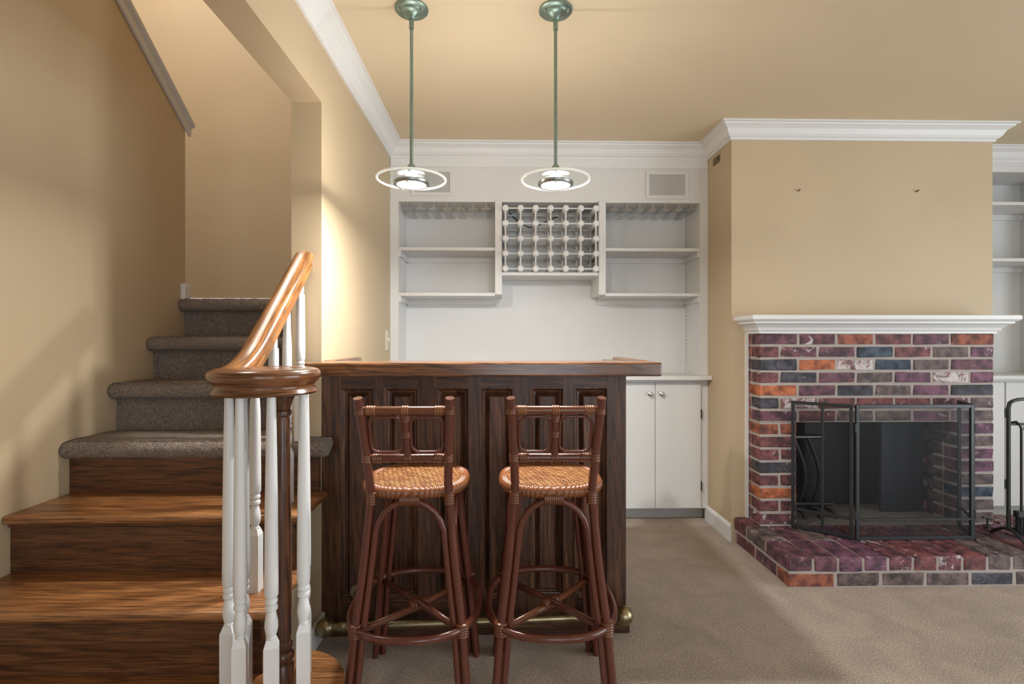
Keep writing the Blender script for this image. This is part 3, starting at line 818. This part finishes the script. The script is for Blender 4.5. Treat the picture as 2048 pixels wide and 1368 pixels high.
# wine rack of knobbed dowels
wr = thing('wine_rack', 'white wine rack of knobbed dowels and rods between the shelves', 'wine rack', (.301, 3.2, 1.51))
mk('bottom_board', B(.005, .597, YCAB-.006, YBK+.001, 1.505, 1.525, .0015), M['cab'], wr)
gx = [.0265+.0915*i for i in range(7)]; gz = [1.544+.0915*i for i in range(5)]
YK = YCAB-.022
kb = None; db = None
for x in gx:
    for z in gz:
        if kb is None:
            bm = newbm(); lathe(bm, [(0, -.013), (.012, -.013), (.0195, -.007), (.0195, .008), (.013, .014), (0, .014)], (0, 0, 0), 12)
            bmesh.ops.rotate(bm, verts=bm.verts, cent=(0, 0, 0), matrix=Matrix.Rotation(PI/2, 3, 'X'))
            kb = mk('knob', bm, M['white'], wr, True, .5, local=True).data; bpy.data.objects.remove(wr.children[-1]) if False else None
            kobj = [c for c in wr.children if c.data is kb][0]; kobj.location = Vector((x, YK, z))-wl(wr)
            bm = newbm(); lathe(bm, [(.0165, .0), (.0165, .203)], (0, 0, 0), 12)
            bmesh.ops.rotate(bm, verts=bm.verts, cent=(0, 0, 0), matrix=Matrix.Rotation(-PI/2, 3, 'X'))
            dobj = mk('dowel', bm, M['cab'], wr, True, .5, local=True); db = dobj.data; dobj.location = Vector((x, YK+.045, z))-wl(wr)
        else:
            inst('knob', kb, None, wr, (x, YK, z)); inst('dowel', db, None, wr, (x, YK+.045, z))
bmn = newbm(); tube(bmn, [(0, 0, 0), (0, .06, 0)], .008, 8)
nobj = None
for x in gx:
    for z in gz:
        if nobj is None:
            nobj = mk('neck', bmn, M['cab'], wr, True, .5, local=True); nobj.location = Vector((x, YK, z))-wl(wr)
        else: inst('neck', nobj.data, None, wr, (x, YK, z))
for yy in (YK, YBK-.10):
    for z in gz: mk('rod', tube(newbm(), [(gx[0], yy, z), (gx[-1], yy, z)], .0042, 8), M['white'], wr, True, .6)
    for x in gx: mk('rod', tube(newbm(), [(x, yy, gz[0]), (x, yy, gz[-1])], .0046, 8), M['white'], wr, True, .6)
cb = mk('cable', tube(newbm(), [(.052, 3.377, 1.955), (.085, 3.377, 1.918), (.135, 3.377, 1.878), (.188, 3.377, 1.857), (.24, 3.377, 1.868), (.31, 3.377, 1.899), (.373, 3.377, 1.930), (.41, 3.377, 1.955)], .0035, 8), M['black'], None, True)
tag(cb, 'thin black cable drooping behind the wine rack dowels', 'cable')
# counter and base cabinet
ct = mk('countertop', B(XP+.001, XC0-.001, 3.05, YB, ZCT-.026, ZCT, .003), M['cab'])
tag(ct, 'white painted countertop below the shelving behind the bar', 'countertop')
def base_cabinet(label, x0, x1, doors, loc):
    t = thing('base_cabinet', label, 'cabinet', loc)
    bm = newbm(); box(bm, x0, x1, YCAB, YB-.03, .079, ZCT-.0255); mk('body', bm, M['cab'], t)
    mk('toe_kick', B(x0, x1, YCAB+.07, YB-.03, 0, .080), M['cab_grey'], t)
    for a, b_, kx in doors:
        d = mk('door', B(a+.0015, b_-.0015, YCAB-.016, YCAB+.001, .084, .850, .002), M['cab'], t)
        bm = newbm(); tube(bm, [(kx, YCAB-.017, .785), (kx, YCAB-.028, .785), (kx, YCAB-.030, .785), (kx, YCAB-.040, .785), (kx, YCAB-.044, .785)], [.006, .006, .013, .015, .009], 16)
        mk('knob', bm, M['knob'], d, True, .6)
        hx = a if kx > (a+b_)/2 else b_
        for z in (.22, .66):
            mk('hinge', B(hx-.004, hx+.004, YCAB-.019, YCAB+.0, z-.028, z+.028, .001), M['black'], d)
    return t
w_ = .2835; ds = []
for i in range(6):
    b_ = 1.224-w_*i; a = b_-w_
    ds.append((a, b_, a+.035 if i % 2 == 0 else b_-.035))
base_cabinet('white base cabinet with double doors and round nickel knobs behind the bar', XP+.001, XC0-.001, ds, (.3, 3.3, 0))

# ------------------------------------------------------------------ fitted bookcase right of the chimney
X0, X1 = XC1+.001, XR-.001
bc = thing('bookcase', 'white fitted bookcase with open shelves at the far side of the chimney', 'bookcase', (3.5, 3.3, ZCT))
mk('back_panel', B(X0, X1, YBK, YB, ZCT, ZC-.004), M['cab'], bc)
for a, b_ in ((X0, X0+.03), (3.50, 3.54), (X1-.03, X1)): mk('stile', B(a, b_, YCAB, YBK, ZCT-.001, 2.156), M['cab'], bc)
mk('frieze', B(X0, X1, YCAB-.004, YBK, 2.156, ZC-.004), M['cab'], bc)
for z in (1.973, 1.622):
    for a, b_ in ((X0+.03, 3.50), (3.54, X1-.03)):
        s = mk('shelf', B(a-.001, b_+.001, YCAB, YBK+.001, z-.020, z, .0015), M['cab'], bc)
        mk('cleat', B(a, b_, YBK-.016, YBK+.001, z-.055, z-.0205), M['cab'], s)
ct = mk('countertop', B(X0, X1, 3.05, YB, ZCT-.026, ZCT, .003), M['cab'])
tag(ct, 'white painted countertop below the bookcase beside the fireplace', 'countertop')
base_cabinet('white base cabinet with round knobs behind the fireplace tool stand', X0, X1, [(2.775, 3.12, 2.80), (3.125, 3.47, 3.435), (3.475, 3.82, 3.51), (3.825, 4.17, 4.135)], (3.5, 3.3, 0))

# ------------------------------------------------------------------ fireplace
fp = thing('fireplace', 'brick fireplace with white mantel and raised brick hearth', 'fireplace', (2.0, 2.5, 0))
FX0, FX1, FY = 1.360, 2.614, 2.66
HZ = .136; CZ = .0675; NCR = 15
OX0, OX1 = 1.555, 2.427; OZ = HZ+8*CZ
FT = HZ+NCR*CZ
MJ = .0105
# mortar core, recessed behind the brick faces
bm = newbm(); e = .0035
box(bm, FX0+e, OX0-e, FY+e, YC+.03, HZ-.01, OZ); box(bm, OX1+e, FX1-e, FY+e, YC+.03, HZ-.01, OZ); box(bm, FX0+e, FX1-e, FY+e, YC+.03, OZ+e*.5, FT)
sur = mk('surround', bm, M['mortar'], fp)
bcache = {}
def brick_mesh(l, d, h, var):
    key = (round(l, 3), round(d, 3), round(h, 3), var)
    if key not in bcache:
        rng = random.Random(hash(key) & 0xffff)
        bm = newbm(); box(bm, -l/2, l/2, -d/2, d/2, -h/2, h/2, min(.005, h*.12), 1)
        for v in bm.verts: v.co += Vector((rng.uniform(-.0024, .0024), rng.uniform(-.0014, .0014), rng.uniform(-.0022, .0022)))
        me = bpy.data.meshes.new('brick'); bmesh.ops.recalc_face_normals(bm, faces=bm.faces); bm.to_mesh(me); bm.free()
        me.materials.append(BR['plum']); bcache[key] = me
    return bcache[key]
RB = random.Random(21)
def brick(parent, x0, x1, y0, y1, z0, z1, col=None, rot=(0, 0, 0)):
    me = brick_mesh(x1-x0, y1-y0, z1-z0, RB.randrange(3))
    j = RB.uniform(-.0012, .0012)
    return inst('brick', me, BR[col or RB.choice(COMMON)], parent, ((x0+x1)/2, (y0+y1)/2+j, (z0+z1)/2), rot)
MOD = (FX1-FX0)/6.1
known = {  # colours read course by course from the top
 0: ['plum', 'chalkwine', 'rust', 'wine', 'plum', 'rust'],
 1: ['wine', 'chalkwine', 'plum', 'navy', 'wine', 'brown', 'mauve'],
 2: ['char', 'orange', 'chalk', 'navy', 'brown', 'plum'],
 3: ['wine', 'char', 'plum', 'brown', 'mauve', 'chalk', 'mauve'],
 4: ['orange', 'plum', 'char', 'brown', 'mauve', 'char'],
 5: ['char', 'chalk', 'wine', 'wine', 'wine', 'chalkwine', 'brown'],
 6: ['plum', 'wine', 'brown', 'brown', 'mauve', 'brown', 'brown'],
}
leftcol = ['rust', 'wine', 'wine', 'char', 'wine', 'orange', 'wine', 'chalkwine']
rightcol = ['mauve', 'brown', 'mauve', 'mauve', 'brown', 'navy', 'brown', 'brown']
def span_bricks(z0, z1, xa, xb, cols, first_half):
    """fill xa..xb with stretchers, starting with a half brick or not"""
    L = MOD*1.0; x = xa; i = 0
    while x < xb-.02:
        l = (.105 if (first_half and i == 0) else .2035*(FX1-FX0)/1.2535)
        xe = min(xb, x+l)
        if xb-xe < .05: xe = xb
        brick(sur, x+(MJ/2 if x > xa else 0), xe-(MJ/2 if xe < xb else 0), FY, FY+.10, z0+MJ/2, z1-MJ/2, cols[min(i, len(cols)-1)] if cols else None)
        x = xe; i += 1
for r in range(NCR):
    z1 = FT-r*CZ; z0 = z1-CZ
    half = (r % 2 == 1)
    if r < 7: span_bricks(z0, z1, FX0, FX1, known[r], half)
    else:
        k = r-7
        span_bricks(z0, z1, FX0, OX0, [leftcol[k], 'wine' if k % 2 else leftcol[k]], half)
        span_bricks(z0, z1, OX1, FX1, [rightcol[k]], False)
    # return of the left side, its rust bricks coloured for warm pendant light
    brick(sur, FX0-.0005, FX0+.06, FY+.1045, YC+.0, z0+MJ/2, z1-MJ/2, RB.choice(['rust', 'wine', 'plum', 'rust']))
    # jamb of the opening, right reveal
    if r >= 7:
        brick(sur, OX1-.0005, OX1+.09, FY+.105, FY+.20, z0+MJ/2, z1-MJ/2, RB.choice(['brown', 'plum', 'brown']))
        brick(sur, OX0-.09, OX0+.0005, FY+.105, FY+.20, z0+MJ/2, z1-MJ/2, RB.choice(['brown', 'plum', 'char']))
mk('edge_strip', B(FX0-.014, FX0-.001, YC-.02, YC+.002, HZ, FT), M['white'], fp)
mk('edge_strip', B(FX1+.001, FX1+.012, YC-.02, YC+.002, HZ, FT), M['white'], fp)
# mantel shelf with moulding wrapped round three sides
mz = FT-.004
MP = [(.0, mz), (.008, mz), (.010, mz+.012), (.018, mz+.016), (.024, mz+.030), (.040, mz+.046), (.056, mz+.052), (.058, mz+.062), (.068, mz+.066), (.076, mz+.074), (.076, mz+.092), (.070, mz+.096), (0, mz+.096)]
bm = newbm(); sweep(bm, [(FX1, YC+.002), (FX1, FY), (FX0, FY), (FX0, YC+.002)][::-1], [(-o, z) for o, z in MP] if False else MP)
man = mk('mantel', bm, M['white'], fp)
mk('mantel_shelf', B(FX0, FX1, FY, YC+.004, mz+.001, mz+.0955), M['white'], man)
# raised hearth: stretchers below, bricks laid end-on above
HX0, HX1, HY0 = 1.285, 2.99, 2.262
bm = newbm(); box(bm, HX0+e, HX1-e, HY0+e, YC+.03, 0, HZ-.008); he = mk('hearth', bm, M['mortar'], fp)
x = HX0; i = 0
lowc = ['rust', 'brown', 'brown', 'brown', 'char', 'brown', 'plum', 'wine', 'brown']
lens = [.215, .205, .205, .205, .205, .205, .205, .205, .205]
while x < HX1-.02:
    xe = min(HX1, x+lens[i]); brick(he, x+(MJ/2 if i else 0), xe-MJ/2, HY0+.001, HY0+.10, .002, CZ-MJ*.4, lowc[i]); x = xe; i += 1
y = HY0+.1
while y < YC-.03:
    ye = min(YC-.002, y+.205)
    b_ = brick(he, HX0+.001, HX0+.10, y+MJ/2, ye-MJ/2, .002, CZ-MJ*.4, RB.choice(['wine', 'brown', 'plum'])); y = ye
topc1 = ['plum', 'plum', 'mauve', 'mauve', 'chalkwine', 'wine', 'chalkwine', 'wine', 'brown', 'brown', 'wine', 'plum', 'mauve', 'plum', 'brown']
bw = .1145
for row, (ya, yb_) in enumerate(((HY0, 2.464), (2.464, 2.66), (2.66, YC-.002))):
    n = int(round((HX1-HX0)/bw)); bw2 = (HX1-HX0)/n
    for k in range(n):
        xa = HX0+bw2*k; xb = xa+bw2
        if row == 2 and xa > FX0-.04 and xb < FX1+.03: continue
        brick(he, xa+(MJ/2 if k else 0), xb-(MJ/2 if k < n-1 else 0), ya+(MJ/2 if row else 0), yb_-MJ/2 if row < 2 else yb_, CZ+MJ*.3, HZ+RB.uniform(-.0015, .0015), topc1[k % len(topc1)] if row == 0 else RB.choice(['plum', 'mauve', 'wine', 'chalkwine', 'plum', 'brown']))
# firebox: splayed sooty walls, ash floor, iron fireback
def quad(bm, pts): bm.faces.new([bm.verts.new(p) for p in pts])
yb0, yb1 = FY+.19, 3.22
bm = newbm()
prism(bm, [(OX0-.09, yb0), (OX0-.001, yb0), (OX0+.16, yb1), (OX0+.09, yb1)], 'z', HZ-.03, .80)
prism(bm, [(OX1+.001, yb0), (OX1+.09, yb0), (OX1-.09, yb1), (OX1-.16, yb1)], 'z', HZ-.03, .80)
box(bm, OX0-.02, OX1+.02, yb1-.005, yb1+.05, HZ-.03, .80); box(bm, OX0-.09, OX1+.09, YC+.03, yb1, .79, .82)
fb = mk('firebox', bm, M['soot'], fp)
mk('firebox_floor', B(OX0-.0, OX1+.0, FY+.0, yb1, HZ-.03, HZ-.002), M['ash'], fb)
# splayed brick courses on the right wall of the firebox
ang = math.atan2(yb1-yb0, -.16)
for r in range(9):
    z = HZ+CZ*(r+.5)
    for q in range(3):
        f = (q+.5+(.25 if r % 2 else 0))/3.25
        if f > .95: continue
        me = brick_mesh(.108, .02, CZ-MJ, RB.randrange(3))
        inst('brick', me, BR['brown'] if RB.random() < .6 else BR['plum'], fb, (OX1+.001-.16*f-.004, yb0+(yb1-yb0)*f, z), (0, 0, ang))
bm = newbm(); box(bm, 1.80, 2.24, 3.005, 3.035, HZ-.002, .76, .006); mk('fireback', bm, M['fireback'], fp)
bm = newbm(); box(bm, 2.16, 2.405, 2.865, 2.885, HZ-.002, .70, .004); mk('fireback', bm, M['fireback'], fp)
# iron grate with curved bars at the stair end of the firebox
gr = thing('fire_grate', 'black iron log grate with curved uprights inside the firebox', 'grate', (1.80, 2.95, HZ))
for x in (1.66, 1.745, 1.83):
    pts = arc(12, lambda t: (x+.035*math.sin(t*PI*1.2), 2.98-.02*math.sin(t*PI), HZ+.40*t))
    mk('upright', tube(newbm(), pts, .012, 8), M['black'], gr, True, .8)
    mk('foot', tube(newbm(), [(x, 2.98, HZ+.02), (x, 2.78, HZ+.03), (x, 2.76, HZ-.002)], .011, 8), M['black'], gr, True, .8)
mk('crossbar', tube(newbm(), [(1.62, 2.98, HZ+.405), (1.90, 2.98, HZ+.405)], .012, 8), M['ring'], gr, True, .8)
mk('crossbar', tube(newbm(), [(1.62, 2.90, HZ+.035), (1.90, 2.90, HZ+.035)], .012, 8), M['black'], gr, True, .8)

# ------------------------------------------------------------------ fire screen
fs = thing('fire_screen', 'black three-fold wire mesh fire screen standing on the brick hearth', 'fire screen', (2.0, 2.46, HZ))
SZ0, SZ1 = HZ+.002, .795
def screen_panel(name, p, q, bars_v, hbar):
    p = Vector((*p, 0)); q = Vector((*q, 0)); d = (q-p).normalized(); L = (q-p).length; nrm = Vector((-d.y, d.x, 0))
    R_ = Matrix((d, nrm, Vector((0, 0, 1)))).transposed()
    def bb(s0, s1, z0, z1, th):
        bm = newbm(); box(bm, s0, s1, -th, th, z0, z1, .0015)
        for v in bm.verts: v.co = R_ @ v.co + p
        return bm
    tF = .016; fr_bm = newbm()
    for s0, s1, z0, z1 in ((0, tF, SZ0, SZ1), (L-tF, L, SZ0, SZ1), (tF-.001, L-tF+.001, SZ1-tF, SZ1), (tF-.001, L-tF+.001, SZ0, SZ0+tF)):
        box(fr_bm, s0, s1, -.007, .007, z0, z1, .0015)
    for v in fr_bm.verts: v.co = R_ @ v.co + p
    f = mk(name, fr_bm, M['screen_frame'], fs)
    for s in bars_v: mk('bar', bb(s-.006, s+.006, SZ0+.01, SZ1-.01, .005), M['screen_frame'], f)
    if hbar: mk('bar', bb(.01, L-.01, hbar-.006, hbar+.006, .0055), M['screen_frame'], f)
    bm = newbm(); vs = [R_ @ Vector(c_) + p for c_ in ((tF*.5, 0, SZ0+.005), (L-tF*.5, 0, SZ0+.005), (L-tF*.5, 0, SZ1-.005), (tF*.5, 0, SZ1-.005))]
    quad(bm, vs); mk('wire_mesh', bm, M['mesh'], f)
    return f
pc0, pc1 = (1.722, 2.452), (2.306, 2.452)
screen_panel('side_panel', (1.510, 2.632), (1.716, 2.458), [.14], .236)
screen_panel('center_panel', pc0, pc1, [], .236)
screen_panel('side_panel', (2.312, 2.458), (2.405, 2.640), [], .236)
for z in (.26, .68):
    mk('hinge', tube(newbm(), [(1.719, 2.447, z-.02), (1.719, 2.447, z+.02)], .005, 8), M['black'], fs, True, .6)
    mk('hinge', tube(newbm(), [(2.309, 2.447, z-.02), (2.309, 2.447, z+.02)], .005, 8), M['black'], fs, True, .6)

# ------------------------------------------------------------------ hearth tools
tx0, tx1, ty = 2.470, 2.625, 2.440
ts = thing('tool_stand', 'black iron fireplace tool stand with arched feet on the hearth', 'tool stand', ((tx0+tx1)/2, ty, HZ))
fr_pts = [(tx0, ty, HZ+.045)] + [(tx0, ty, z) for z in (.3, .5, .70, .780)] + [(tx0+(tx1-tx0)*(.5-.5*math.cos(PI*k/8)), ty, .792+.030*math.sin(PI*k/8)) for k in range(1, 8)] + [(tx1, ty, z) for z in (.780, .70, .5, .3)] + [(tx1, ty, HZ+.045)]
mk('frame', tube(newbm(), fr_pts, .0085, 8), M['black'], ts, True, .8)
mk('hanger_bar', tube(newbm(), [(tx0, ty, .70), (tx1, ty, .70)], .006, 8), M['black'], ts, True, .8)
for x in (tx0, tx1):
    pts = arc(13, lambda t: (x, ty-.09+.18*t, HZ+.006+.048*math.sin(PI*t)))
    mk('foot', tube(newbm(), pts, .0075, 8), M['black'], ts, True, .8)
mk('crossbar', tube(newbm(), [(tx0, ty, HZ+.055), (tx1, ty, HZ+.055)], .007, 8), M['black'], ts, True, .8)
yt = ty-.016      # tools hang in front of the bar, their crooks hooked back over it
def crook(x, zb, zt=.7125):
    return [(x, yt, zb), (x, yt, zt-.06), (x, yt, zt-.03), (x-.004, yt+.006, zt-.012), (x-.012, yt+.014, zt), (x-.022, yt+.026, zt-.006), (x-.028, yt+.032, zt-.024), (x-.030, yt+.032, zt-.045)]
bx = 2.5175
hb = thing('hearth_brush', 'black hearth brush with crook handle hanging on the tool stand', 'brush', (bx, yt-.006, HZ+.02))
mk('handle', tube(newbm(), crook(bx, .275), .0055, 8), M['black'], hb, True, .8)
mk('ferrule', B(bx-.036, bx+.036, yt-.021, yt+.009, .255, .285, .004), M['black'], hb)
bm = newbm(); rb_ = random.Random(4)
for k in range(90):
    x = bx-.034+.068*rb_.random(); y = yt-.019+.026*rb_.random(); dx = (x-bx)*.12+rb_.uniform(-.003, .003)
    tube(bm, [(x, y, .258), (x+dx*.6, y, .21), (x+dx, y, .160+rb_.uniform(0, .012))], .0014, 3)
o = mk('bristles', bm, M['black'], hb); o['kind'] = 'stuff'
px = 2.598
pk = thing('fire_poker', 'black iron poker with crook handle hanging on the tool stand', 'poker', (px, yt, HZ+.02))
mk('rod', tube(newbm(), crook(px, .17), .0055, 8), M['black'], pk, True, .8)
mk('hook', tube(newbm(), [(px, yt, .25), (px-.010, yt, .236), (px-.018, yt, .243), (px-.021, yt, .258)], .0045, 8), M['black'], pk, True, .8)
gk = thing('gas_key', 'small black gas valve key with T handle on the hearth', 'key', (2.52, 2.60, HZ))
mk('stem', tube(newbm(), [(2.520, 2.60, HZ-.001), (2.520, 2.60, HZ+.052)], .004, 8), M['black'], gk, True, .8)
mk('handle', tube(newbm(), [(2.494, 2.60, HZ+.056), (2.520, 2.60, HZ+.052), (2.546, 2.598, HZ+.046)], .0055, 8), M['black'], gk, True, .8)
mk('flange', lathe(newbm(), [(0, 0), (.016, 0), (.014, .006), (0, .008)], (2.520, 2.60, HZ-.001), 14), M['black'], gk, True, .6)
